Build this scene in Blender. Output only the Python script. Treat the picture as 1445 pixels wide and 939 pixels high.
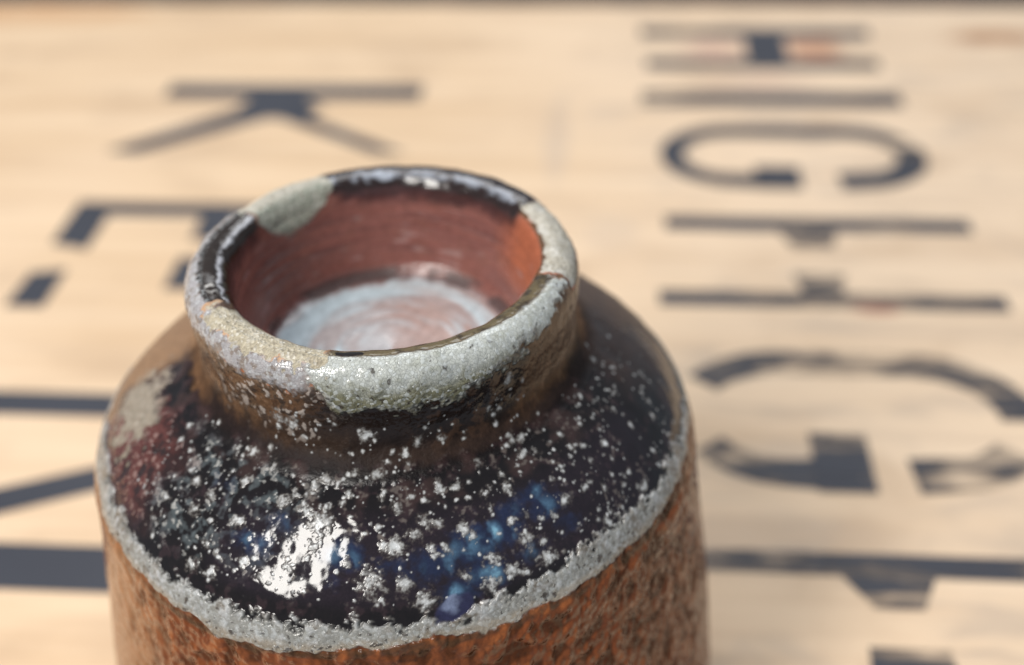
import bpy, math
import numpy as np
from mathutils import Vector, Matrix

for o in list(bpy.data.objects):
    bpy.data.objects.remove(o, do_unlink=True)
scene = bpy.context.scene
COL = scene.collection
RAD = math.radians
JAR_H = 0.110          # the jar's height; the board's surface is z = 0, the jar stands at the origin

# ------------------------------------------------------------------ camera
cam_data = bpy.data.cameras.new('camera')
cam = bpy.data.objects.new('camera', cam_data)
COL.objects.link(cam)
right = Vector((0.99957871, -0.01697904, -0.0235396))
up = Vector((0.02902413, 0.58475068, 0.81069368))
fwd = Vector((0.0, 0.81103536, -0.58499713))
cam.matrix_world = Matrix((
    (right.x, up.x, -fwd.x, 0.019504),
    (right.y, up.y, -fwd.y, -0.162033),
    (right.z, up.z, -fwd.z, 0.210750),
    (0, 0, 0, 1)))
cam_data.sensor_width = 36.0
cam_data.lens = 43.72
cam_data.clip_start = 0.005
cam_data.clip_end = 20.0
cam_data.dof.use_dof = True
cam_data.dof.focus_distance = 0.1685
cam_data.dof.aperture_fstop = 8.7
scene.camera = cam

# ------------------------------------------------------------------ light: a bright window to the left, a pale ceiling of daylight above
world = bpy.data.worlds.new('World')
scene.world = world
world.use_nodes = True
bg = world.node_tree.nodes['Background']
bg.inputs['Color'].default_value = (0.72, 0.86, 1.0, 1)
bg.inputs['Strength'].default_value = 0.31


def area(name, direction, dist, sx, sy, power, colour, target=(0, -0.01, 0.085)):
    d = Vector(direction).normalized()
    li = bpy.data.lights.new(name, 'AREA')
    li.shape = 'RECTANGLE'
    li.size, li.size_y = sx, sy
    li.energy = power
    li.color = colour
    ob = bpy.data.objects.new(name, li)
    COL.objects.link(ob)
    ob.location = Vector(target) + d * dist
    ob.rotation_euler = d.to_track_quat('Z', 'Y').to_euler()
    return ob


area('window_light', (-0.49, -0.55, 0.63), 0.95, 0.24, 0.62, 11.0, (1.0, 0.965, 0.91))
area('ceiling_light', (-0.05, 0.42, 0.88), 1.6, 1.6, 1.1, 24.0, (0.97, 0.985, 1.0), (0.03, 0.14, 0.0))

vs = scene.view_settings
vs.view_transform = 'Standard'
vs.look = 'None'
vs.exposure = 0.0
vs.gamma = 1.0
vs.use_curve_mapping = False

# ------------------------------------------------------------------ node helpers


class NT:
    def __init__(self, name):
        self.mat = bpy.data.materials.new(name)
        self.mat.use_nodes = True
        self.t = self.mat.node_tree
        self.bsdf = self.t.nodes['Principled BSDF']
        self.out = self.t.nodes['Material Output']

    def node(self, kind, **kw):
        n = self.t.nodes.new(kind)
        for k, v in kw.items():
            setattr(n, k, v)
        return n

    def link(self, a, b):
        self.t.links.new(a, b)

    def put(self, sock, val):
        if isinstance(val, bpy.types.NodeSocket):
            self.link(val, sock)
        else:
            sock.default_value = val

    def math(self, op, a, b=0.0, c=0.0, clamp=False):
        n = self.node('ShaderNodeMath', operation=op, use_clamp=clamp)
        self.put(n.inputs[0], a); self.put(n.inputs[1], b); self.put(n.inputs[2], c)
        return n.outputs[0]

    def step(self, v, lo, hi, to0=0.0, to1=1.0):
        n = self.node('ShaderNodeMapRange', interpolation_type='SMOOTHSTEP')
        self.put(n.inputs['Value'], v)
        self.put(n.inputs['From Min'], lo); self.put(n.inputs['From Max'], hi)
        self.put(n.inputs['To Min'], to0); self.put(n.inputs['To Max'], to1)
        return n.outputs[0]

    def mix(self, f, a, b, blend='MIX'):
        n = self.node('ShaderNodeMix', data_type='RGBA', blend_type=blend)
        self.put(n.inputs[0], f)
        self.put(n.inputs[6], a if isinstance(a, bpy.types.NodeSocket) else (*a, 1))
        self.put(n.inputs[7], b if isinstance(b, bpy.types.NodeSocket) else (*b, 1))
        return n.outputs[2]

    def coords(self, scale=(1, 1, 1), loc=(0, 0, 0), rot=(0, 0, 0)):
        tc = self.node('ShaderNodeTexCoord')
        mp = self.node('ShaderNodeMapping')
        mp.inputs['Scale'].default_value = scale
        mp.inputs['Location'].default_value = loc
        mp.inputs['Rotation'].default_value = rot
        self.link(tc.outputs['Object'], mp.inputs['Vector'])
        return mp.outputs[0]

    def noise(self, vec, scale, detail=3.0, rough=0.55, dist=0.0):
        n = self.node('ShaderNodeTexNoise')
        self.link(vec, n.inputs['Vector'])
        n.inputs['Scale'].default_value = scale
        n.inputs['Detail'].default_value = detail
        n.inputs['Roughness'].default_value = rough
        n.inputs['Distortion'].default_value = dist
        return n.outputs['Fac']

    def voronoi(self, vec, scale, feature='F1', rnd=1.0):
        n = self.node('ShaderNodeTexVoronoi', feature=feature)
        self.link(vec, n.inputs['Vector'])
        n.inputs['Scale'].default_value = scale
        n.inputs['Randomness'].default_value = rnd
        return n

    def attr(self, name, kind='GEOMETRY'):
        return self.node('ShaderNodeAttribute', attribute_name=name, attribute_type=kind)

    def bump(self, height, dist, strength=1.0, normal=None):
        n = self.node('ShaderNodeBump')
        n.inputs['Strength'].default_value = strength
        n.inputs['Distance'].default_value = dist
        self.link(height, n.inputs['Height'])
        if normal is not None:
            self.link(normal, n.inputs['Normal'])
        return n.outputs[0]


def new_mesh_object(name, verts, faces, mat, parent=None):
    me = bpy.data.meshes.new(name)
    me.from_pydata(verts, [], faces)
    me.update()
    ob = bpy.data.objects.new(name, me)
    COL.objects.link(ob)
    me.materials.append(mat)
    if parent:
        ob.parent = parent
    return ob


# ------------------------------------------------------------------ the board with its stencilled letters
YAW = RAD(-5.0)


def wood_material():
    n = NT('plywood')
    c0 = n.coords()
    long = n.coords(scale=(1, 14, 14))
    veryl = n.coords(scale=(1, 40, 40))
    g1 = n.noise(long, 5.0, 5, 0.6, 0.8)
    g2 = n.noise(veryl, 9.0, 4, 0.6, 0.3)
    big = n.noise(c0, 4.5, 2, 0.5)
    col = n.mix(n.step(g1, 0.30, 0.72), (0.580, 0.398, 0.240), (0.720, 0.530, 0.350))
    col = n.mix(n.step(g2, 0.45, 0.75, 0.0, 0.45), col, (0.47, 0.30, 0.175))
    col = n.mix(n.step(big, 0.42, 0.66, 0.0, 0.45), col, (0.745, 0.560, 0.395))
    # paler, greyer wood towards the right side of the panel
    sep = n.node('ShaderNodeSeparateXYZ')
    n.link(c0, sep.inputs[0])
    u, v = sep.outputs[0], sep.outputs[1]
    col = n.mix(n.math('MULTIPLY', n.step(n.math('ADD', u, n.math('MULTIPLY', big, 0.12)), 0.02, 0.20), 0.55),
                col, (0.69, 0.535, 0.395))
    streak = n.step(n.noise(n.coords(scale=(1, 9, 9), loc=(0.3, 0.1, 0)), 11.0, 4, 0.6, 1.2), 0.52, 0.72)
    col = n.mix(n.math('MULTIPLY', streak, n.step(u, 0.02, 0.09, 0.06, 0.55)), col, (0.40, 0.295, 0.215))

    def stain(cx, cy, rx, ry, colour, amount, col):
        dx = n.math('DIVIDE', n.math('SUBTRACT', u, cx), rx)
        dy = n.math('DIVIDE', n.math('SUBTRACT', v, cy), ry)
        d = n.math('ADD', n.math('MULTIPLY', dx, dx), n.math('MULTIPLY', dy, dy))
        d = n.math('ADD', d, n.math('MULTIPLY', n.math('SUBTRACT', n.noise(c0, 70.0, 3), 0.5), 1.3))
        return n.mix(n.step(d, 1.0, 0.1, 0.0, amount), col, colour)
    col = stain(0.196, 0.351, 0.026, 0.009, (0.30, 0.125, 0.045), 0.85, col)
    col = stain(0.121, 0.338, 0.015, 0.016, (0.42, 0.15, 0.06), 0.75, col)
    col = stain(0.078, 0.337, 0.018, 0.012, (0.52, 0.30, 0.23), 0.6, col)
    col = stain(0.095, 0.306, 0.030, 0.008, (0.50, 0.31, 0.25), 0.45, col)
    col = stain(0.114, 0.1475, 0.009, 0.004, (0.32, 0.06, 0.03), 0.7, col)
    col = stain(-0.235, 0.374, 0.070, 0.014, (0.50, 0.25, 0.10), 0.6, col)
    col = stain(0.016, 0.255, 0.006, 0.045, (0.45, 0.36, 0.29), 0.42, col)
    col = stain(0.034, 0.276, 0.012, 0.012, (0.48, 0.38, 0.30), 0.30, col)
    col = stain(0.036, 0.187, 0.012, 0.015, (0.48, 0.38, 0.30), 0.28, col)
    col = stain(0.075, 0.052, 0.040, 0.010, (0.42, 0.31, 0.23), 0.40, col)
    col = stain(0.150, 0.052, 0.045, 0.009, (0.36, 0.28, 0.22), 0.45, col)
    blotch = n.noise(n.coords(scale=(1, 1.8, 1), loc=(1.7, 0.4, 0)), 16.0, 4, 0.62, 0.5)
    col = n.mix(n.step(blotch, 0.48, 0.72, 0.0, 0.55), col, (0.46, 0.315, 0.200))
    smudge = n.noise(n.coords(scale=(1, 2.6, 1), loc=(0.2, 2.4, 0)), 26.0, 4, 0.6, 0.8)
    col = n.mix(n.math('MULTIPLY', n.step(smudge, 0.50, 0.68), n.step(u, 0.0, 0.07, 0.05, 0.50)), col, (0.40, 0.315, 0.245))
    n.link(col, n.bsdf.inputs['Base Color'])
    n.bsdf.inputs['Roughness'].default_value = 0.62
    n.bsdf.inputs['Specular IOR Level'].default_value = 0.35
    n.link(n.bump(g2, 0.0004, 0.5), n.bsdf.inputs['Normal'])
    return n.mat


def ink_material():
    n = NT('stencil_ink')
    wear = n.attr('wear', 'OBJECT').outputs['Fac']
    fade = n.attr('fade', 'OBJECT').outputs['Fac']
    c = n.coords(scale=(1, 5, 5))
    w = n.noise(c, 32.0, 4, 0.65, 0.6)
    w2 = n.noise(n.coords(), 22.0, 3, 0.5)
    k = n.math('ADD', n.math('MULTIPLY', w, 0.6), n.math('MULTIPLY', w2, 0.4))
    lo = n.math('SUBTRACT', wear, 0.12)
    hi = n.math('ADD', wear, 0.10)
    a = n.node('ShaderNodeMapRange', interpolation_type='SMOOTHSTEP')
    n.link(k, a.inputs['Value']); n.link(lo, a.inputs['From Min']); n.link(hi, a.inputs['From Max'])
    alpha = n.math('MULTIPLY', a.outputs[0], fade)
    n.link(n.mix(w2, (0.012, 0.014, 0.024), (0.036, 0.038, 0.052)), n.bsdf.inputs['Base Color'])
    n.bsdf.inputs['Roughness'].default_value = 0.6
    n.link(alpha, n.bsdf.inputs['Alpha'])
    return n.mat


WOOD = wood_material()
INK = ink_material()


def metal_edge_material():
    n = NT('rusted_edge_strip')
    c = n.coords()
    a = n.noise(c, 60.0, 5, 0.65)
    n.link(n.mix(n.step(a, 0.35, 0.65), (0.030, 0.018, 0.016), (0.085, 0.045, 0.032)), n.bsdf.inputs['Base Color'])
    n.bsdf.inputs['Roughness'].default_value = 0.75
    n.link(n.bump(a, 0.0006), n.bsdf.inputs['Normal'])
    return n.mat


def rounded_slab(name, x0, x1, y0, y1, z0, z1, b, mat, parent):
    vs_ = []
    for z, i in ((z0, b), (z0 + b, 0), (z1 - b, 0), (z1, b)):
        vs_ += [(x0 + i, y0 + i, z), (x1 - i, y0 + i, z), (x1 - i, y1 - i, z), (x0 + i, y1 - i, z)]
    fs = [(3, 2, 1, 0), (12, 13, 14, 15)]
    for r in range(3):
        for k in range(4):
            a, c = r * 4 + k, r * 4 + (k + 1) % 4
            fs.append((a, c, c + 4, a + 4))
    return new_mesh_object(name, vs_, fs, mat, parent)


board = bpy.data.objects.new('crate_panel', None)
COL.objects.link(board)
board.rotation_euler = (0, 0, YAW)
board['label'] = 'pale plywood crate panel with dark stencilled letters, lying flat under the jar'
board['category'] = 'crate panel'
rounded_slab('panel', -0.46, 0.46, -0.078, 0.3865, -0.006, 0.0, 0.0006, WOOD, board)  # near edge cut short before the jar to keep wood reflections off its neck
es = rounded_slab('edge_strip', -0.46, 0.46, 0.3868, 0.420, -0.0075, 0.0012, 0.0006, metal_edge_material(), board)
es['label'] = 'dark brown strip along the far edge of the panel'


def letter(pieces, label, wear=0.33, fade=0.96):
    """pieces: polygons (lists of (u, v) in mm); u runs up the letter, v towards its left side"""
    vs_, fs = [], []
    for poly in pieces:
        k = len(poly)
        area2 = sum(poly[i][0] * poly[(i + 1) % k][1] - poly[(i + 1) % k][0] * poly[i][1] for i in range(k))
        if area2 < 0:
            poly = poly[::-1]
        b = len(vs_)
        vs_ += [(x / 1000, y / 1000, 0.00015 + 0.000008 * len(fs)) for x, y in poly]
        fs.append(tuple(range(b, b + k)))
    ob = new_mesh_object('letter', vs_, fs, INK, board)
    ob['label'] = label
    ob['wear'] = float(wear)
    ob['fade'] = float(fade)
    return ob


def box2(u0, u1, v0, v1):
    return [(u0, v0), (u1, v0), (u1, v1), (u0, v1)]


def strip2(centre, width):
    """a stroke along a centre line cut into quads"""
    out = []
    c = np.array(centre, float)
    t = np.gradient(c, axis=0)
    t /= np.linalg.norm(t, axis=1)[:, None]
    nrm = np.stack([-t[:, 1], t[:, 0]], 1)
    w = np.broadcast_to(np.array(width, float), (len(c),))[:, None] / 2
    a, b = c + nrm * w, c - nrm * w
    for i in range(len(c) - 1):
        out.append([tuple(a[i]), tuple(a[i + 1]), tuple(b[i + 1]), tuple(b[i])])
    return out


# left column, the first three letters of KENYA, feet of the letters to the left
letter([box2(-142, -39, 285.5, 298.5),
        [(-106, 287), (-86, 287), (-75, 277), (-82, 268), (-104, 268), (-110, 277)],
        [(-84, 277), (-78, 268), (-38, 240.5), (-50, 240.5), (-94, 270)],
        [(-106, 278), (-93, 270), (-138, 238), (-150, 240)]],
       'dark stencilled letter K behind the jar', 0.26, 1.0)
letter([box2(-146, -45, 193.5, 202.5),
        [(-146, 193.8), (-133, 193.8), (-133, 172), (-146, 175)],
        [(-146, 158), (-135, 160), (-135, 139), (-147, 139)],
        box2(-101, -90, 179, 193.8), box2(-101, -90, 150, 168),
        [(-45, 193.8), (-57, 193.8), (-57, 173), (-45, 175)], [(-45, 160), (-57, 159), (-57, 139), (-45, 139)]],
       'dark stencilled letter E with broken arms left of the jar neck', 0.26, 0.98)
letter([box2(-148, -45, 88.5, 98.5),
        [(-45, 88.8), (-45, 80), (-134, 41.3), (-148, 41.3), (-148, 47)],
        box2(-148, -45, 27, 41.5)],
       'dark stencilled letter N half hidden by the left of the jar', 0.25, 0.97)

# right column, HIGH GR..
letter([box2(48, 145, 349, 360), box2(91.5, 108.5, 327, 349.2), box2(50, 144, 317, 327.2)],
       'worn stencilled letter H with rusty stains at the far right', 0.40, 1.0)
letter([box2(47.5, 147, 283, 295)], 'thin stencilled letter I on the right of the panel', 0.40, 0.95)


def g_letter(u0, u1, v0, v1, w, bar_w, bar_h, gaps=()):
    """a stencil G: v1 is its left side, v0 its right, u0 its foot, u1 its head"""
    um, r = (u0 + u1) / 2, (v1 - v0) / 2 - w / 2
    vc = (v0 + v1) / 2
    pts = []
    lo, hi = u0 + w / 2 + r * 1.15, u1 - w / 2 - r * 1.15
    # from the bar along the right side to the foot, round it, along the left side, round the head, to the terminal
    pts.append((um - 2, vc - r)); pts.append((lo + 6, vc - r))
    for a in np.linspace(-90, -270, 17):
        pts.append((lo + math.cos(RAD(a)) * r * 1.15, vc + math.sin(RAD(a)) * r))
    for k in np.linspace(0.05, 0.95, 6):
        pts.append((lo + (hi - lo) * k, vc + r))
    for a in np.linspace(90, -68, 15):
        pts.append((hi + math.cos(RAD(a)) * r * 1.15, vc + math.sin(RAD(a)) * r))
    pts.append((hi - 6, vc - r * 1.0))
    ws = [w * 1.12] * 2 + list(w * (1.0 - 0.08 * np.sin(np.linspace(0, math.pi, 17)))) + [w] * 6 + list(np.linspace(w, w * 1.15, 15)) + [w * 1.2]
    pieces = [q for k, q in enumerate(strip2(pts, ws)) if k not in gaps]
    pieces.append(box2(um - bar_w, um + 1.5, vc - r - w * 0.62, vc - r - w * 0.62 + bar_h))
    return pieces


letter(g_letter(53, 147, 219, 266, 9.5, 14, 16), 'dark stencilled letter G, smaller and farther of the two', 0.40, 0.98)
letter([box2(54, 152, 190.5, 199), [(90, 190.8), (109, 190.8), (106.5, 180), (94, 180)],
        [(92, 165), (108, 165), (106, 154.6), (94, 154.6)], box2(51, 153, 147, 154.8)],
       'stencilled letter H with a gap in its crossbar beside the jar neck', 0.45, 0.98)
letter(g_letter(52, 149, 69, 125, 10.5, 13, 22, (7, 8, 9, 10, 11, 12, 33, 34, 35)), 'large faded stencilled letter G right of the jar shoulder', 0.47, 0.92)
letter([box2(56, 152, 40.3, 47.5), [(89, 40.5), (110, 40.5), (106, 31), (95, 31)],
        [(92, 20), (109, 20), (110, 6), (91, 6)], [(100, 8), (92, 0), (50, -6), (50, 6)],
        *strip2([(100, 10), (108, 2), (120, -2), (135, -2), (146, 6), (148, 22), (148, 40)], 10)],
       'faint stencilled letter R at the lower right of the jar', 0.46, 0.98)

# ------------------------------------------------------------------ the jar: one thrown surface, measured in mm, then cut into its parts
PROFILE = [(0, -18.7), (6, -18.5), (12, -18.3), (16.5, -18.1), (19.2, -17.5), (20.6, -16.2), (21.4, -14), (22.1, -10.5),
           (22.7, -7), (23.2, -4), (23.7, -1.9), (24.6, -.6), (25.7, -.05), (26.9, 0), (28.2, -.45), (29.3, -1.4),
           (29.95, -3.0), (30.1, -5.2), (29.8, -8), (29.5, -11.6), (29.9, -14.3), (31.4, -16.3), (34.2, -18.0), (38, -20.0),
           (42, -22.9), (45.2, -26.1), (47.5, -29.3), (49.0, -32.0), (49.8, -34.0), (50.0, -36.4), (50.3, -40), (51.4, -49),
           (52.9, -60), (54.6, -74), (55.6, -90), (54.8, -101), (52, -107.5), (48, -110), (44, -109.2), (0, -109)]


def spline(P, n):
    P = np.array(P, float)
    d = np.r_[0, np.cumsum(np.linalg.norm(np.diff(P, axis=0), axis=1) ** .5)]
    Q = np.vstack([2 * P[0] - P[1], P, 2 * P[-1] - P[-2]])
    k = np.r_[2 * d[0] - d[1], d, 2 * d[-1] - d[-2]]
    out = []
    for i in range(1, len(Q) - 2):
        t = np.linspace(k[i], k[i + 1], n, endpoint=False)[:, None]
        t0, t1, t2, t3 = k[i - 1:i + 3]
        p0, p1, p2, p3 = Q[i - 1:i + 3]
        A1 = (t1 - t) / (t1 - t0) * p0 + (t - t0) / (t1 - t0) * p1
        A2 = (t2 - t) / (t2 - t1) * p1 + (t - t1) / (t2 - t1) * p2
        A3 = (t3 - t) / (t3 - t2) * p2 + (t - t2) / (t3 - t2) * p3
        B1 = (t2 - t) / (t2 - t0) * A1 + (t - t0) / (t2 - t0) * A2
        B2 = (t3 - t) / (t3 - t1) * A2 + (t - t1) / (t3 - t1) * A3
        out.append((t2 - t) / (t2 - t1) * B1 + (t - t1) / (t2 - t1) * B2)
    out.append(P[-1][None])
    return np.vstack(out)


FINE = spline(PROFILE, 60)
ARC = np.r_[0, np.cumsum(np.linalg.norm(np.diff(FINE, axis=0), axis=1))]
S_rows = np.concatenate([np.linspace(a, b, n, endpoint=False) for a, b, n in (
    (0.05, 19, 60), (19, 35, 64), (35, 46, 110), (46, 58, 110), (58, 86, 250), (86, 108, 140), (108, 164, 60), (164, 211.8, 12))])
A_cols = np.concatenate([np.linspace(a, b, n, endpoint=False) for a, b, n in (
    (-180, -95, 130), (-95, 100, 1050), (100, 180, 130))])
NR, NC = len(S_rows), len(A_cols)
R1 = np.interp(S_rows, ARC, FINE[:, 0])
Z1 = np.interp(S_rows, ARC, FINE[:, 1])
dR = np.gradient(R1, S_rows)
dZ = np.gradient(Z1, S_rows)
ln = np.hypot(dR, dZ)
nR, nZ = (-dZ / ln), (dR / ln)
f32 = np.float32
az = RAD(1) * A_cols
SA, CA = np.sin(az), np.cos(az)
S = np.broadcast_to(S_rows[:, None], (NR, NC)).astype(f32)
AZ = np.broadcast_to(A_cols[None], (NR, NC)).astype(f32)
PX = (R1[:, None] * SA).astype(f32)
PY = (-R1[:, None] * CA).astype(f32)
PZ = np.broadcast_to(Z1[:, None], (NR, NC)).astype(f32)


def _hash(i, j, k, seed):
    with np.errstate(over='ignore'):
        h = (i.astype(np.uint32) * np.uint32(374761393) + j.astype(np.uint32) * np.uint32(668265263)
             + k.astype(np.uint32) * np.uint32(2147483647) + np.uint32((seed * 1274126177) & 0xffffffff))
        h = (h ^ (h >> np.uint32(13))) * np.uint32(1274126177)
        h = (h ^ (h >> np.uint32(16))) * np.uint32(2246822519)
        return h ^ (h >> np.uint32(15))


def noise(x, y, z, seed=0):
    """gradient noise, about -1..1, features about one unit across"""
    xi, yi, zi = np.floor(x), np.floor(y), np.floor(z)
    fx, fy, fz = x - xi, y - yi, z - zi
    xi, yi, zi = (a.astype(np.int32) for a in (xi, yi, zi))
    u, v, w = (a * a * a * (a * (a * 6 - 15) + 10) for a in (fx, fy, fz))
    tot = 0
    for dx in (0, 1):
        wx = u if dx else 1 - u
        for dy in (0, 1):
            wy = v if dy else 1 - v
            for dz in (0, 1):
                wz = w if dz else 1 - w
                h = _hash(xi + dx, yi + dy, zi + dz, seed)
                g = ((h & np.uint32(1023)).astype(f32) / 511.5 - 1) * (fx - dx) \
                    + (((h >> np.uint32(10)) & np.uint32(1023)).astype(f32) / 511.5 - 1) * (fy - dy) \
                    + (((h >> np.uint32(20)) & np.uint32(1023)).astype(f32) / 511.5 - 1) * (fz - dz)
                tot = tot + g * (wx * wy * wz)
    return (tot * 1.6).astype(f32)


def row(a, b):
    return slice(int(np.searchsorted(S_rows, a)), int(np.searchsorted(S_rows, b)))


def nz(rs, size, seed, zs=1.0, octaves=1, gain=0.5, warp=None):
    """noise over rows rs with features about `size` mm; zs < 1 stretches them up and down"""
    x, y, z = PX[rs] / size, PY[rs] / size, PZ[rs] / size * zs
    if warp is not None:
        x, y, z = x + warp, y + warp, z + warp * zs
    t, a, tot = 0, 1.0, 0.0
    for o in range(octaves):
        t = t + a * noise(x * 2 ** o + 17.3 * o, y * 2 ** o - 9.1 * o, z * 2 ** o + 3.7 * o, seed + o)
        tot += a
        a *= gain
    return (t * (0.40 / (t.std() + 1e-6))).astype(f32)


def ss(x, a, b):
    t = np.clip((x - a) / (b - a), 0, 1)
    return t * t * (3 - 2 * t)


def win(x, a, b, soft):
    """1 inside a..b with soft edges"""
    return ss(x, a - soft, a + soft) * (1 - ss(x, b - soft, b + soft))


def curve(tab, x):
    k = sorted(tab)
    return np.interp(x, k, [tab[q] for q in k]).astype(f32)


COLR = np.zeros((NR, NC, 3), f32)
ROUGH = np.full((NR, NC), 0.3, f32)
CRAK = np.zeros((NR, NC), f32)      # crackled pale glaze
GRAIN = np.zeros((NR, NC), f32)     # dry clay
GLOSS = np.full((NR, NC), 0.5, f32)
BEAD = np.zeros((NR, NC), f32)      # beaded, lumpy glaze on the wall
DISP = np.zeros((NR, NC), f32)      # mm along the normal


def lay(rs, m, colour, rough=None, crack=None, grain=None):
    m = np.clip(m, 0, 1).astype(f32)
    COLR[rs] += m[..., None] * (np.array(colour, f32) - COLR[rs])
    if rough is not None:
        ROUGH[rs] += m * (rough - ROUGH[rs])
    if crack is not None:
        CRAK[rs] += m * (crack - CRAK[rs])
    if grain is not None:
        GRAIN[rs] += m * (grain - GRAIN[rs])


ALL = slice(0, NR)
# ---- the well inside: maroon wall with throwing rings, pale pooled glass on its floor
I = row(0, 37)
s, a = S[I], AZ[I]
lay(I, np.ones_like(s), (0.205, 0.082, 0.068), 0.2)
ringn = noise(s * 0.9, SA[None] * 1.6 + 0 * s, CA[None] * 1.6 + 0 * s, 3)
ringf = noise(s * 2.3, SA[None] * 3 + 0 * s, CA[None] * 3 + 0 * s, 4)
blot = nz(I, 5, 5, octaves=3)
lay(I, ss(ringn + 0.5 * ringf, -0.1, 0.7) * 0.5, (0.095, 0.036, 0.036))
lay(I, ss(blot, 0.1, 0.7) * 0.6, (0.205, 0.085, 0.065))
lay(I, win(a, 62, 122, 12) * ss(s, 22, 30) * 0.85, (0.38, 0.110, 0.050), 0.4)  # light falling on the right inner wall, painted as a brighter orange
dk = ss(s + 1.2 * blot, 32.6, 35.2) * (1 - win(a, -158, -116, 3)) * (1 - win(a, 66, 119, 3))
lay(I, dk * 0.8, (0.028, 0.017, 0.020), 0.16)
fleck = noise(s * 0.75, SA[None] * 5 + 0 * s, CA[None] * 5 + 0 * s, 9)
lay(I, ss(fleck + 0.3 * blot, 0.35, 0.75) * win(s, 22, 33, 1.5) * 0.5, (0.33, 0.22, 0.21), 0.16)
lay(I, win(s, 18.6, 21.3, 0.7) * 0.8 * ss(blot, -0.6, 0.2), (0.045, 0.034, 0.034), 0.5)
r_ = np.broadcast_to(R1[I][:, None], s.shape)
fl = 1 - ss(s + 1.2 * blot, 17.4, 19.9)
lay(I, fl, (0.34, 0.24, 0.215), 0.13)
fr = ss(r_, 3, 11) * noise(r_ * 0.42 + 0.3 * blot, SA[None] * 0.9 + 0 * s, CA[None] * 0.9 + 0 * s, 21)
fr2 = ss(r_, 3, 11) * noise(r_ * 1.1, SA[None] * 1.3 + 0 * s, CA[None] * 1.3 + 0 * s, 22)
pale = np.clip(ss(r_ + 2.0 * fr, 11.5, 19.5) * 0.75 * (0.4 + 0.6 * ss(-SA[None] - 0.3 * CA[None] + 0 * s, -0.7, 0.6)) + ss(fr + 0.5 * fr2, -0.25, 0.6) * 0.75 + 0.40 * ss(-SA[None] + 0 * s, -0.5, 0.7) - 0.10, 0, 1)
lay(I, fl * pale, (0.47, 0.55, 0.59), 0.10)
lay(I, fl * win(r_ + 0.3 * fr2, 13.9, 14.8, 0.4) * 0.45, (0.32, 0.33, 0.35))
DISP[I] += win(s, 20, 34, 2) * (0.17 * ringn + 0.04 * ringf) + fl * (0.09 * fr + 0.07 * fr2)

# ---- the neck outside
Nk = row(37, 62)
s, a = S[Nk], AZ[Nk]
streak = noise(SA[None] * 17 + s * 0.05, CA[None] * 17 + 0 * s, s * 0.22, 31)
streakf = noise(SA[None] * 38 + s * 0.15, CA[None] * 38 + 0 * s, s * 0.5, 32)
m3 = nz(Nk, 3.0, 33, octaves=4, gain=0.6)
m1 = nz(Nk, 1.1, 37, octaves=2)
lay(Nk, np.ones_like(s), (0.120, 0.060, 0.029), 0.22)
lay(Nk, ss(streak + 0.6 * streakf + 0.3 * m3, -0.1, 0.75) * 0.75, (0.060, 0.026, 0.011))
lay(Nk, ss(streak - streakf, 0.3, 0.9) * 0.45, (0.26, 0.145, 0.08))
# dark front under the pale glaze
front = win(a + 5 * m3 + 0.8 * (s - 52), -22, 44, 6)
lay(Nk, front * ss(s + 1.0 * m3, 44.5, 47), (0.014, 0.0085, 0.007), 0.12)
lay(Nk, front * ss(m3 + 0.4 * m1, 0.05, 0.55) * ss(s, 46, 48) * win(a, 14, 60, 10) * 0.55, (0.075, 0.037, 0.020), 0.2)
lft = win(a + 4 * m3, -52, -12, 7)
lay(Nk, lft * ss(m3, -0.35, 0.35) * 0.8, (0.075, 0.042, 0.024), 0.22)
lay(Nk, lft * ss(m1 + 0.7 * m3, 0.30, 0.75) * win(s, 42, 55.5, 1.5) * 0.85, (0.42, 0.36, 0.32), 0.3)
lay(Nk, lft * ss(-m1 + 0.6 * m3, 0.1, 0.6) * win(s, 44, 56, 2) * 0.7, (0.030, 0.020, 0.015), 0.2)
lay(Nk, lft * ss(m1 - 0.5 * m3, 0.62, 0.78) * win(s, 42, 47, 1.0), (0.34, 0.105, 0.030), 0.4)
lay(Nk, win(a + 5 * m3, -50, -6, 8) * ss(s + 1.6 * m3 + 0.08 * (a + 20), 49.5, 54.0) * 0.8 * (1 - 0.6 * ss(m1 + 0.7 * m3, 0.3, 0.75)), (0.030, 0.017, 0.011), 0.18)
lay(Nk, (1 - ss(a, -58, -30)) * ss(m3 + 0.5 * streak, -0.2, 0.5) * 0.65, (0.060, 0.030, 0.016), 0.22)
DISP[Nk] += 0.10 * streak * win(s, 45, 57, 2) + 0.10 * m3 * win(s, 45, 57, 2)
# brown run-out of the neck foot on the shoulder
lay(Nk, ss(s + 1.0 * m3 + 0.04 * np.abs(a - 10), 56.3, 59.5) * win(a, -62, 84, 8), (0.018, 0.011, 0.010), 0.10)
lay(Nk, win(s + 0.8 * m3, 55.6, 58.8, 0.8) * win(a, 0, 62, 10) * 0.4, (0.055, 0.034, 0.026), 0.14)

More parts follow.
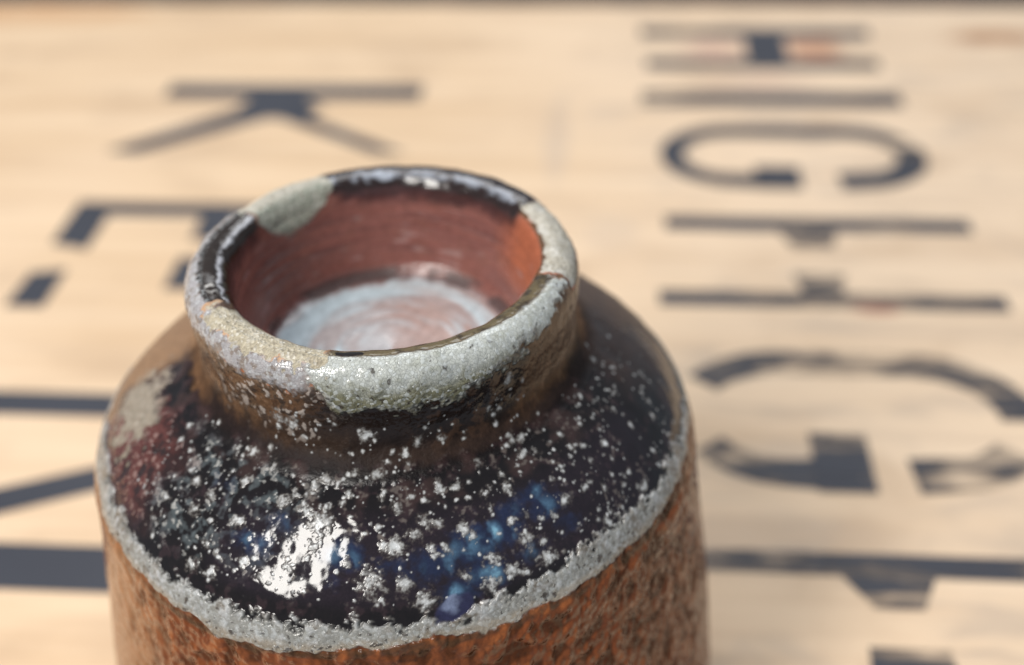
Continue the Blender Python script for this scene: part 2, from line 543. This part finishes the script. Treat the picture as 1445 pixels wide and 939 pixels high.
# ---- the pale crackled glaze rolled over the lip
edge = curve({-19: 43.8, -15: 45.5, -9: 50.2, -3: 49.6, 2.5: 49.4, 9: 50.0, 14: 49.0, 19: 49.4, 24: 49.6, 29: 48.4, 34: 47.2, 47: 45.6, 62: 44.2, 72: 42.8}, a)
inn = 40.3 + 0.35 * m3
cel = win(a + 2.2 * m3, -17.5, 71.5, 1.2) * ss(s, inn - 0.7, inn + 0.25) * (1 - ss(s - edge + 0.9 + 1.4 * m3 + 0.75 * m1, -1.0, 0.8))
g = ss(s - 0.2 * (edge - 46) + 1.0 * m3, 42.6, 45.6)
g = g * (1 - 0.75 * ss(a, 38, 60))
lay(Nk, cel, (0.43, 0.44, 0.41), 0.12, 1.0)
lay(Nk, cel * ss(m3 + 0.5 * m1, 0.0, 0.8) * 0.55, (0.30, 0.305, 0.255))
lay(Nk, cel * g, (0.150, 0.142, 0.088))
lay(Nk, cel * win(s - edge + 1.0 * m3, -2.2, -0.4, 0.6) * ss(m3, -0.1, 0.5) * 0.8, (0.40, 0.40, 0.39))
lay(Nk, cel * ss(s - edge + m3 + 0.5 * m1, -2.2, 0.0) * 0.7, (0.085, 0.062, 0.036))
lay(Nk, cel * ss(-m1 + 0.2 * m3 + 0.08 * (s - 44), 0.72, 0.95) * 0.8, (0.035, 0.024, 0.016))
DISP[Nk] += cel * (0.42 + 0.09 * m3 + 0.02 * m1)
# lilac white over the left of the lip, outside
lil = win(a, -122, -17, 3) * ss(s, 39.9, 40.7) * (1 - ss(s + 0.9 * m3 + 0.6 * m1 - 1.4 * ss(a, -60, -30), 43.6, 45.4))
lay(Nk, lil, (0.34, 0.32, 0.325), 0.18, 0.8)
lay(Nk, lil * ss(m1 + 0.6 * m3, 0.0, 0.6) * 0.7, (0.17, 0.12, 0.085))
DISP[Nk] += lil * 0.25

# ---- the lip
L = row(34, 46)
s, a = S[L], AZ[L]
m2 = nz(L, 1.6, 41, octaves=3)
m4 = nz(L, 4.5, 44, octaves=2)
bd = 0.35 * m2
dark_lip = ss(s + bd, 35.2, 36.2) * (1 - ss(s + bd, 40.5, 41.0))
leftsec = win(a, -119, -61, 2)
lay(L, leftsec * dark_lip, (0.020, 0.012, 0.008), 0.14)
lay(L, leftsec * win(s + 1.1 * bd, 37.45, 38.15, 0.3) * ss(m2, -0.9, -0.1), (0.47, 0.47, 0.50), 0.25)
lay(L, leftsec * win(a + 6 * m2, -72, -64, 2) * win(s, 38.6, 40.2, .4) * ss(m2, 0, 0.4), (0.40, 0.38, 0.36))
backsec = 1 - win(a, -154.5, 119.5, 1.5)
lay(L, backsec * ss(s + bd, 35.0, 36.4), (0.022, 0.013, 0.012), 0.14)
lay(L, backsec * win(s + 1.6 * bd, 37.3, 38.7, 0.45) * np.where(a > 0, 0.55, 0.9) * ss(m4 + 0.6 * m2, -0.7, 0.1), (0.36, 0.39, 0.45), 0.14)  # pale crest of the back lip, with some sky reflection painted into it
lay(L, backsec * win(a, 119, 132, 3) * ss(s + bd, 41.2, 42.0), (0.40, 0.41, 0.43), 0.25)
# olive brown line on the inner edge of the front lip, with black-brown pools
fs_ = win(a, -12, 72, 1.5)
lay(L, fs_ * win(s + bd, 37.6, 40.1, 0.55), (0.115, 0.085, 0.042), 0.16)
lay(L, fs_ * win(s + bd, 37.6, 40.2, 0.4) * 0.8 * ss(m2 + 0.7 * m4 + 0.012 * (a - 36), -0.2, 1.0) , (0.022, 0.014, 0.009), 0.12)
lay(L, fs_ * win(s + bd, 36.6, 37.5, 0.25) * ss(m2, -0.1, 0.2) * 0.8, (0.34, 0.31, 0.29), 0.25)
lay(L, fs_ * ss(s, 36.2, 37.2) * (1 - ss(s, 37.0, 37.4)) * 0.35, (0.30, 0.2, 0.16))
pool = ss(1 - (((a + 6.0 + 6 * bd) / 5.0) ** 2 + ((s - 39.3 + 0.8 * bd) / 0.9) ** 2), 0, 0.25)
lay(L, pool, (0.012, 0.008, 0.006), 0.08)
# three unglazed marks where the jar was propped in the kiln
ea = 2.8 * m2 + 1.5 * m4


def bare(m, colour, var, edge_colour):
    lay(L, win(m, 0.12, 0.55, 0.12) * ss(m4 + 0.5 * m2, 0.1, 0.6), edge_colour, 0.6, 0)
    lay(L, ss(m, 0.30, 0.75), colour, 0.8, 0.0, 1.0)
    lay(L, ss(m, 0.45, 0.65) * ss(m2, 0.0, 0.6) * 0.6, var)
    DISP[L] -= 0.14 * ss(m, 0.3, 0.65)


pa = win(a + ea, 75, 120, 3.5) * ss(s + bd, 37.2, 38.2) * (1 - ss(s + bd, 43.6, 44.6))
bare(pa, (0.42, 0.385, 0.32), (0.56, 0.54, 0.50), (0.34, 0.12, 0.06))
low = curve({-158: 36.8, -151: 34.2, -142: 32.0, -132: 31.2, -124: 33.2, -117: 36.4}, a)
pb = win(a + ea, -155, -119, 2.5) * ss(s + bd - low, -0.1, 1.2) * (1 - ss(s + bd, 42.8, 44.0))
bare(pb, (0.285, 0.300, 0.250), (0.37, 0.375, 0.32), (0.20, 0.10, 0.06))
lay(L, ss(pb, 0.5, 0.7) * ss(s + bd, 37.6, 38.8), (0.44, 0.41, 0.345))
pc = win(a + ea, -59, -12.5, 2.5) * ss(s + bd, 36.4, 37.2) * (1 - ss(s + 1.1 * m2 + 0.6 * m4, 41.6, 42.9))
bare(pc, (0.395, 0.345, 0.255), (0.50, 0.46, 0.38), (0.42, 0.24, 0.13))
# patch b runs down inside the lip below the rows of L
B = row(29, 34)
pbi = win(AZ[B], -155, -119, 2.5) * ss(S[B] - curve({-158: 36.8, -151: 34.2, -142: 32.0, -132: 31.2, -124: 33.2, -117: 36.4}, AZ[B]), -0.1, 1.2)
lay(B, pbi, (0.285, 0.300, 0.250), 0.8, 0.0, 1.0)
DISP[L] += 0.16 * m4

# ---- the shoulder: black glaze with blue pools and pale crystals
Sh = row(55, 88)
s, a = S[Sh], AZ[Sh]
n6 = nz(Sh, 6, 51, octaves=3)
n2 = nz(Sh, 2.2, 55, octaves=3, gain=0.6)
n1 = nz(Sh, 0.8, 59, octaves=2)
on = ss(s + 0.7 * n2, 57.6, 59.4)
lay(Sh, on, (0.0085, 0.0060, 0.0062), 0.075)
lay(Sh, on * ss(n2 + 0.6 * n6, 0.0, 0.7) * 0.6, (0.034, 0.019, 0.021))
lay(Sh, on * ss(n6, 0.05, 0.6) * win(s, 57, 65, 2) * 0.5, (0.055, 0.030, 0.026))
# sides and back: browner and drier
lay(Sh, on * ss(a + 6 * n6 - 0.7 * (s - 66), 66, 92) * 0.85, (0.045, 0.025, 0.018), 0.22)
lay(Sh, on * ss(a + 5 * n6, 92, 116), (0.085, 0.048, 0.030), 0.45)
lay(Sh, on * (1 - ss(a + 5 * n6, -90, -80)), (0.23, 0.130, 0.068), 0.45)
grey = win(a + 5 * n6, -52, -17, 8) * win(s + 1.5 * n2, 61.5, 76.5, 2)
lay(Sh, grey * ss(n2 - 0.3 * n6, -0.15, 0.6) * 0.75, (0.085, 0.100, 0.105), 0.10)
lay(Sh, grey * ss(n1 + 0.6 * n2, 0.42, 0.8) * 0.8, (0.33, 0.32, 0.30), 0.2)
red = win(a + 4 * n6, -84, -52, 5) * win(s + 1.5 * n2, 64, 78.5, 2)
lay(Sh, red * (0.55 + 0.4 * ss(n2, -0.3, 0.4)), (0.090, 0.029, 0.024), 0.2)
lay(Sh, red * ss(n1 + 0.5 * n2, 0.45, 0.8) * 0.6, (0.28, 0.18, 0.16), 0.3)
lay(Sh, red * ss(-n2, 0.25, 0.6) * 0.8, (0.018, 0.012, 0.012), 0.12)
tan = ss(1 - ((a + 77 + 5 * n2) / 11) ** 2 - ((s - 69 + 2.4 * n2) / 6.0) ** 2 + 0.3 * n6, -0.2, 0.75)
lay(Sh, tan * 0.9, (0.255, 0.215, 0.165), 0.6, 0, 0.4)
# cloudy half-melted ash and a violet sky sheen painted over the front
frontal = on * win(a + 6 * n6, -30, 62, 8) * (1 - ss(s, 76.5, 79))
lay(Sh, frontal * ss(s, 63, 68) * 0.6, (0.020, 0.013, 0.019))
runs = noise(SA[None] * 22 + 0.25 * n2, CA[None] * 22 + 0 * s, s * 0.13, 67)
lay(Sh, frontal * ss(n1 * 0.7 + 0.7 * n2 + 0.2 * n6, 0.40, 0.95) * 0.6, (0.15, 0.125, 0.11), 0.12)
# blue pools
bl = 0
for ca, cs_, ra, rs_, k in ((18.5, 71.2, 6.5, 2.6, 1.15), (24, 70.6, 5, 2.4, 1.0), (10.5, 72.6, 6, 3, 0.8), (35, 70, 6, 3, 0.75), (33, 67.4, 5, 2.2, 0.7),
                            (27, 69.2, 6, 3, 0.7), (37, 73.2, 5, 2.5, 0.55), (19.5, 75.6, 5, 2.6, 1.0), (14, 77.2, 4.5, 2.0, 1.0), (-6.5, 70.8, 5.5, 2.5, 0.95), (3, 72.4, 7, 2.2, 0.55),
                            (6, 73.5, 8, 3.5, 0.5), (-20, 67.5, 5, 3, 0.5), (-24.5, 71.5, 6.5, 3, 0.65), (-37, 65, 6, 3, 0.45), (-8, 74.5, 4, 2.5, 0.45), (29, 75, 6, 2.5, 0.5)):
    bl = np.maximum(bl, k * np.exp(-(((a - ca) / ra) ** 2 + ((s - cs_) / rs_) ** 2)))
fil = 0.55 + 1.1 * runs - 0.5 * np.abs(nz(Sh, 4.2, 63, octaves=1, warp=0.25 * n2))
lay(Sh, ss(bl + 0.22 * n2, 0.26, 0.75) * 0.92, (0.013, 0.019, 0.048), 0.07)
lay(Sh, ss(bl * (0.62 + 0.55 * fil) + 0.16 * n2, 0.50, 1.0), (0.065, 0.130, 0.205), 0.08)
lay(Sh, ss(bl * (0.55 + 0.62 * fil) + 0.22 * n2, 0.80, 1.2) * 0.85, (0.22, 0.42, 0.54), 0.10)
# waves and pits in the molten glaze
DISP[Sh] += on * (0.11 * n6 + 0.006 * n2) * (1 - ss(s, 76, 80))

# ---- crystals of ash: raised pale specks
SPOTS = [(-1, 74.32, 2.0), (5, 75.16, 1.15), (4, 69.74, 1.35), (7, 68.52, 1.0), (17.5, 68.77, 1.2), (14.5, 62.03, .95), (29, 65.58, .95),
         (28.5, 72.97, 1.25), (21.5, 73.65, 1.0), (20, 77.17, 1.1), (1.5, 69.5, .8), (-5.5, 71.83, .9), (-5.5, 59.19, .75), (0, 59.19, .65),
         (-15, 61.61, .9), (-11, 66.79, 1.7), (-15, 65.34, 1.1), (45, 76.57, .9), (56.5, 76.57, .95), (48.5, 72.29, .7), (31, 76.37, 1.35), (39, 70.45, .8),
         (40, 62.45, .75), (39, 59.51, .6), (48, 64.89, .65), (65.5, 65.82, .6), (72.5, 72.29, .75), (26, 60.32, .6), (10.5, 70.68, .8), (8, 56.38, .75),
         (-2.5, 53.65, 1.2), (-6.5, 62.03, .6), (-29, 69.26, .8), (-33.5, 73.65, .7), (-27.5, 60.16, .6), (-56, 64.22, .6), (-35, 77.17, 1.0), (-31, 76.97, .9),
         (-58, 62.03, .5), (-32.5, 63.55, .75), (1.5, 62.03, .8), (4.5, 64.22, .9), (10, 66.79, .8), (13.5, 71.14, .85), (18.5, 70.0, .6), (27, 69.99, .7),
         (24, 64.89, .6), (18.5, 62.67, .65), (11.5, 55.1, .8), (-24, 53.11, 1.0), (-28.5, 52.57, .9), (-35, 59.35, .75), (35, 51.38, .75), (39.5, 49.13, .9),
         (32.5, 52.7, .6), (18, 55.23, .7), (-18.5, 63.2, .9), (-21, 64.4, .9), (15.5, 75.2, .8), (24.5, 76.2, .9), (35.5, 71.4, .6), (33, 71.2, .55), (8.5, 77.4, 1.2), (13.0, 67.3, .6),
         (-12, 70.5, .9), (-16, 73.5, .8), (-21, 75.5, .8), (-25, 74.0, .8), (-40, 70.5, .8), (-44, 67, .8), (-38, 67.5, .7), (-48, 71.5, .7)]
rng = np.random.RandomState(11)
cl = [(rng.uniform(-56, 80), rng.uniform(58.2, 77.5)) for _ in range(150)]
for ca, cs_ in cl:
    for _ in range(rng.randint(1, 6)):
        SPOTS.append((ca + rng.normal(0, 1.6), cs_ + rng.normal(0, 1.1), 0.16 + 0.42 * rng.rand() ** 2.2))
for _ in range(170):
    SPOTS.append((rng.uniform(-62, 84), rng.uniform(57.5, 78.5), 0.12 + 0.24 * rng.rand() ** 2))
for _ in range(45):
    SPOTS.append((rng.uniform(62, 98), rng.uniform(61, 77), 0.15 + 0.35 * rng.rand() ** 2))
for _ in range(70):
    SPOTS.append((rng.uniform(-30, 45), rng.uniform(50.5, 57), 0.14 + 0.4 * rng.rand() ** 2))
HOST = row(44, 88)
n_sp = nz(HOST, 0.75, 71, octaves=3, gain=0.7)
n_sp2 = nz(HOST, 1.8, 75, octaves=2)
r0 = HOST.start
for ca, cs_, rr in SPOTS:
    R_here = np.interp(cs_, ARC, FINE[:, 0])
    reach = rr * 1.9 + 0.3
    i0, i1 = np.searchsorted(S_rows, cs_ - reach), np.searchsorted(S_rows, cs_ + reach)
    i1 = min(i1, HOST.stop)
    da = math.degrees(reach / R_here)
    j0, j1 = np.searchsorted(A_cols, ca - da), np.searchsorted(A_cols, ca + da)
    if i1 <= i0 or j1 <= j0:
        continue
    sl = (slice(i0, i1), slice(j0, j1))
    q = (slice(i0 - r0, i1 - r0), slice(j0, j1))
    du = RAD(1) * (A_cols[None, j0:j1] - ca) * R_here * (0.75 + 0.6 * ((ca * 7.31) % 1.0))
    dv = S_rows[i0:i1, None] - cs_
    d = np.sqrt(du * du + dv * dv) / rr + 0.62 * n_sp[q] * min(1.0, rr + 0.6) + 0.45 * n_sp2[q]
    core = 1 - ss(d, 0.1, 1.05)
    halo = 1 - ss(d, 0.6, 1.45)
    big = min(1.0, rr / 0.7)
    pale_ = 0.55 + 0.45 * rng.rand()
    lay(sl, halo * 0.62 * big, (0.085, 0.070, 0.060), 0.14)
    lay(sl, core * pale_, (0.40, 0.395, 0.385), 0.17, 0.3 * big)
    lay(sl, (1 - ss(d, -0.1, 0.5)) * 0.75 * pale_, (0.60, 0.61, 0.62), 0.13)
    DISP[sl] += (1 - ss(d, 0.0, 1.3)).astype(f32) * 0.05 * min(1.0, rr * 1.2)

# ---- pale rolled band along the shoulder's edge
top = curve({-120: 78.0, -73: 77.4, -50: 79.4, -35: 79.7, -22: 80.3, -13: 80.2, -1.5: 79.4, 8: 79.3, 11: 80.4, 14: 80.4, 20: 78.9, 31: 77.6, 44.5: 77.0, 58: 77.5, 69: 77.8, 79: 78.9, 110: 79.4}, a)
bot = curve({-120: 81.8, -68: 82.7, -51: 83.4, -36: 84.3, -24.5: 85.0, -13: 84.6, -1.5: 83.3, 7.5: 83.0, 19: 82.8, 32: 82.3, 45: 82.0, 59: 81.7, 74: 81.4, 110: 81.6}, a)
wall = ss(s - bot + 0.45 * n2 + 0.7 * n6, -0.3, 0.3)
band = ss(s - top - 0.75 + 0.9 * n6 + 1.1 * n2 + 0.5 * n1, -0.6, 0.5) * (1 - wall)
drip = ss(1 - (((a - 12.8 - 0.9 * (79.2 - s)) / 3.1) ** 2 + ((s - 78.9) / 2.0) ** 2) + 0.35 * n6 + 0.35 * n2, -0.05, 0.6)
band = band * (1 - drip)
lay(Sh, band, (0.235, 0.228, 0.208), 0.15, 0.5, 0.0)
lay(Sh, band * ss(n6 + 0.9 * n2, 0.0, 0.9) * 0.7, (0.12, 0.09, 0.062))
lay(Sh, band * ss(0.6 * n1 + 0.8 * n2, -0.1, 0.9) * 0.75, (0.42, 0.42, 0.42), 0.13)
lay(Sh, band * ss(s - bot + 0.5 * n2, -1.6, -0.3) * 0.6, (0.30, 0.235, 0.165))
lay(Sh, band * (1 - ss(s - top + 1.2 * n2, -0.4, 1.4)) * 0.45, (0.12, 0.10, 0.085), 0.2)
lay(Sh, band * ss(-n1 - 0.45 * n2, 0.60, 0.85) * 0.85, (0.040, 0.028, 0.022), 0.3)
lay(Sh, drip * ss(s, 76.0, 78), (0.022, 0.022, 0.055), 0.07)
lay(Sh, drip * ss(1 - (((a - 12.3) / 2.6) ** 2 + ((s - 77.9) / 2.0) ** 2) + 0.6 * n2, -0.1, 1.2) * 0.85, (0.17, 0.20, 0.30), 0.09)  # light blue highlight on the drip, painted into its colour
DISP[Sh] += band * (0.34 + 0.02 * n1 + 0.08 * n2) + drip * 0.10 * (1 - wall)

# ---- the body wall: rust glaze drawn into wrinkles
Bd = row(80, 212)
s, a = S[Bd], AZ[Bd]
bot_b = curve({-120: 81.8, -68: 82.7, -51: 83.4, -36: 84.3, -24.5: 85.0, -13: 84.6, -1.5: 83.3, 7.5: 83.0, 19: 82.8, 32: 82.3, 45: 82.0, 59: 81.7, 74: 81.4, 110: 81.6}, a)
b6 = nz(Bd, 7, 81, zs=0.7, octaves=2)
b2s = nz(Bd, 2.2, 55, octaves=3, gain=0.6)
b3 = nz(Bd, 2.3, 85, zs=0.75, octaves=1, warp=0.5 * b6)
b6s = nz(Bd, 6, 51, octaves=3)
b1 = nz(Bd, 1.1, 89, zs=0.7, octaves=2, warp=0.3 * b3)
wallb = ss(s - bot_b + 0.45 * b2s + 0.7 * b6s, -0.3, 0.3)
lay(Bd, wallb, (0.180, 0.050, 0.015), 0.06)
lay(Bd, wallb * ss(b6, -0.3, 0.5) * 0.6, (0.165, 0.052, 0.018))
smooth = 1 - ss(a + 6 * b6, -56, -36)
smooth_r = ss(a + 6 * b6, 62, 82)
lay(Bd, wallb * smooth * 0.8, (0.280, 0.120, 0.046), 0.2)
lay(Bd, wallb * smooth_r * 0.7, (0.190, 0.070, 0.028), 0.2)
chan = ss(-(b3 + 0.35 * b1), 0.05, 0.55)
soft = 1 - 0.7 * np.maximum(smooth, smooth_r)
lay(Bd, wallb * chan * 0.65 * soft, (0.048, 0.020, 0.010), 0.10)
lay(Bd, wallb * win(s - bot_b + 0.8 * b3, 0.1, 1.4, 0.5) * 0.6 * soft, (0.060, 0.038, 0.020), 0.35)  # thin shadow line under the band, painted into the glaze colour
lay(Bd, wallb * ss(b3 - 0.3 * b1, 0.3, 0.9) * 0.6 * soft, (0.34, 0.105, 0.030))
DISP[Bd] += wallb * soft * (0.38 * ss(b3, -0.7, 0.7) + 0.06 * b1 + 0.10 * b6 - 0.15)

BEAD[Bd] = wallb * soft
GLOSS[Bd] += wallb * (0.36 - 0.22 * chan - 0.12 * smooth_r - GLOSS[Bd])
GLOSS[row(45, 57)] = 0.45
Q = row(51, 65)
ft = win(S[Q], 54.5, 60.2, 1.8)
ROUGH[Q] += ft * (0.5 - ROUGH[Q]) * (ROUGH[Q] < 0.5)
GLOSS[Q] += ft * (0.10 - GLOSS[Q])

# ---- slow unevenness of a hand-thrown pot
w1 = nz(ALL, 32, 95, octaves=2)
DISP += 0.35 * w1

VX = PX + (DISP * (nR[:, None] * SA)).astype(f32)
VY = PY + (DISP * (-nR[:, None] * CA)).astype(f32)
VZ = PZ + DISP * nZ[:, None].astype(f32)
VERT = np.stack([VX, VY, VZ + JAR_H * 1000], -1) / 1000.0
VERT = VERT.astype(f32)
wrapA = np.concatenate([VERT[:, -1:], VERT, VERT[:, :1]], 1)
tu = wrapA[:, 2:] - wrapA[:, :-2]
tv = np.empty_like(VERT)
tv[1:-1] = VERT[2:] - VERT[:-2]
tv[0] = VERT[1] - VERT[0]
tv[-1] = VERT[-1] - VERT[-2]
NORM = np.cross(tu, tv)
NORM /= np.linalg.norm(NORM, axis=-1, keepdims=True) + 1e-12
if (NORM[NR // 2, NC // 2] * np.array([nR[NR // 2] * SA[NC // 2], -nR[NR // 2] * CA[NC // 2], nZ[NR // 2]])).sum() < 0:
    NORM = -NORM
    FLIP = True
else:
    FLIP = False


def glaze_material():
    n = NT('ash_glaze')
    c = n.coords()
    col = n.attr('glaze_colour').outputs['Color']
    rough = n.attr('glaze_rough').outputs['Fac']
    crack = n.attr('glaze_crackle').outputs['Fac']
    grain = n.attr('clay_grain').outputs['Fac']
    fine = n.noise(c, 2600.0, 4, 0.65)
    mid = n.noise(c, 700.0, 4, 0.6)
    # slight mottling everywhere
    v = n.step(n.math('ADD', n.math('MULTIPLY', fine, 0.5), n.math('MULTIPLY', mid, 0.5)), 0.3, 0.7, 0.78, 1.22)
    vv = n.node('ShaderNodeCombineColor')
    for k in range(3):
        n.link(v, vv.inputs[k])
    base = n.mix(1.0, col, vv.outputs[0], 'MULTIPLY')
    # crackle lines and pin-holes in the pale glaze
    wob = n.node('ShaderNodeMix', data_type='VECTOR')
    wob.inputs[0].default_value = 0.0004
    n.link(c, wob.inputs[4])
    nzn = n.node('ShaderNodeTexNoise')
    nzn.inputs['Scale'].default_value = 900
    n.link(c, nzn.inputs['Vector'])
    n.link(nzn.outputs['Color'], wob.inputs[5])
    ve = n.voronoi(wob.outputs[1], 2100.0, 'DISTANCE_TO_EDGE').outputs['Distance']
    line = n.math('MULTIPLY', n.step(ve, 0.012, 0.09, 1.0, 0.0), n.step(mid, 0.42, 0.62))
    base = n.mix(n.math('MULTIPLY', n.math('MULTIPLY', line, crack), 0.30), base, (0.085, 0.075, 0.055))
    cellv = n.voronoi(wob.outputs[1], 2100.0, 'F1')
    cb = n.node('ShaderNodeSeparateColor')
    n.link(cellv.outputs['Color'], cb.inputs[0])
    base = n.mix(n.math('MULTIPLY', n.step(cb.outputs[0], 0.55, 1.0), n.math('MULTIPLY', crack, 0.45)), base, (0.62, 0.65, 0.66))
    pin = n.step(n.noise(c, 1500.0, 2, 0.5), 0.70, 0.76)
    base = n.mix(n.math('MULTIPLY', pin, n.math('MULTIPLY', crack, 0.85)), base, (0.03, 0.02, 0.014))
    # sandy clay
    gsp = n.voronoi(c, 2400.0, 'F1')
    gs = n.node('ShaderNodeSeparateColor')
    n.link(gsp.outputs['Color'], gs.inputs[0])
    base = n.mix(n.math('MULTIPLY', n.step(gs.outputs[1], 0.72, 0.95), n.math('MULTIPLY', grain, 0.55)), base, (0.20, 0.165, 0.125))
    base = n.mix(n.math('MULTIPLY', n.step(gs.outputs[2], 0.80, 0.97), n.math('MULTIPLY', grain, 0.5)), base, (0.66, 0.63, 0.57))
    n.link(base, n.bsdf.inputs['Base Color'])
    n.link(n.math('ADD', rough, n.math('MULTIPLY', n.math('SUBTRACT', fine, 0.5), 0.10), clamp=True), n.bsdf.inputs['Roughness'])
    spec = n.math('SUBTRACT', n.attr('glaze_gloss').outputs['Fac'], n.math('MULTIPLY', grain, 0.30))
    n.link(spec, n.bsdf.inputs['Specular IOR Level'])
    dry = n.step(rough, 0.09, 0.34, 0.03, 1.0)
    b1_ = n.bump(n.math('MULTIPLY', mid, dry), 0.00030, 0.8)
    b2_ = n.bump(n.math('MULTIPLY', fine, dry), 0.00008, 0.7, b1_)
    cr = n.math('MULTIPLY', n.step(ve, 0.0, 0.09), crack)
    b3_ = n.bump(cr, 0.00006, 0.8, b2_)
    gr = n.math('MULTIPLY', gsp.outputs['Distance'], grain)
    b4_ = n.bump(gr, 0.00025, 0.9, b3_)
    bead = n.voronoi(n.coords(scale=(1, 1, 0.75)), 820.0, 'SMOOTH_F1')
    bead.inputs['Smoothness'].default_value = 0.7
    bh = n.math('MULTIPLY', n.math('SUBTRACT', 1.0, bead.outputs['Distance']), n.attr('glaze_beads').outputs['Fac'])
    b5_ = n.bump(bh, 0.0007, 0.8, b4_)
    n.link(b5_, n.bsdf.inputs['Normal'])
    return n.mat


GLAZE = glaze_material()
jar = bpy.data.objects.new('stoneware_jar', None)
COL.objects.link(jar)
jar['label'] = 'small squat stoneware jar with wide open neck, black and rust ash glaze'
jar['category'] = 'jar'


def jar_part(name, s0, s1, label=None):
    i0 = int(np.searchsorted(S_rows, s0)) if s0 > 0 else 0
    i1 = int(np.searchsorted(S_rows, s1)) if s1 < 211 else NR - 1
    rows = i1 - i0 + 1
    me = bpy.data.meshes.new(name)
    co = VERT[i0:i1 + 1].reshape(-1, 3)
    jj = np.arange(NC)
    jn = (jj + 1) % NC
    ii = np.arange(rows - 1)[:, None] * NC
    quad = np.stack([ii + jj, ii + jn, ii + NC + jn, ii + NC + jj], -1).reshape(-1, 4)
    if FLIP:
        quad = quad[:, ::-1]
    nf = len(quad)
    me.vertices.add(len(co))
    me.vertices.foreach_set('co', np.ascontiguousarray(co).ravel())
    me.loops.add(nf * 4)
    me.loops.foreach_set('vertex_index', np.ascontiguousarray(quad).astype(np.int32).ravel())
    me.polygons.add(nf)
    me.polygons.foreach_set('loop_start', np.arange(0, nf * 4, 4, dtype=np.int32))
    me.update(calc_edges=True)
    me.polygons.foreach_set('use_smooth', np.ones(nf, bool))
    at = me.attributes.new('glaze_colour', 'FLOAT_COLOR', 'POINT')
    rgba = np.ones((rows, NC, 4), f32)
    rgba[..., :3] = COLR[i0:i1 + 1]
    at.data.foreach_set('color', rgba.ravel())
    for nm, arr in (('glaze_rough', ROUGH), ('glaze_crackle', CRAK), ('clay_grain', GRAIN), ('glaze_gloss', GLOSS), ('glaze_beads', BEAD)):
        at = me.attributes.new(nm, 'FLOAT', 'POINT')
        at.data.foreach_set('value', np.ascontiguousarray(arr[i0:i1 + 1]).ravel())
    me.normals_split_custom_set_from_vertices(NORM[i0:i1 + 1].reshape(-1, 3).tolist())
    me.materials.append(GLAZE)
    ob = bpy.data.objects.new(name, me)
    COL.objects.link(ob)
    ob.parent = jar
    if label:
        ob['label'] = label
    return ob


jar_part('well', 0, 34.5, 'maroon inside wall with a pale glassy floor')
jar_part('rim', 34.5, 44.5, 'thick rolled rim with three bare clay marks')
jar_part('neck', 44.5, 57.0, 'short neck with crackled grey green glaze over brown')
jar_part('shoulder', 57.0, 78.6, 'glossy black shoulder with blue pools and white specks')
jar_part('shoulder_band', 78.6, 84.6, 'rough greyish white band along the shoulder edge')
jar_part('body', 84.6, 300, 'rust brown wrinkled wall')
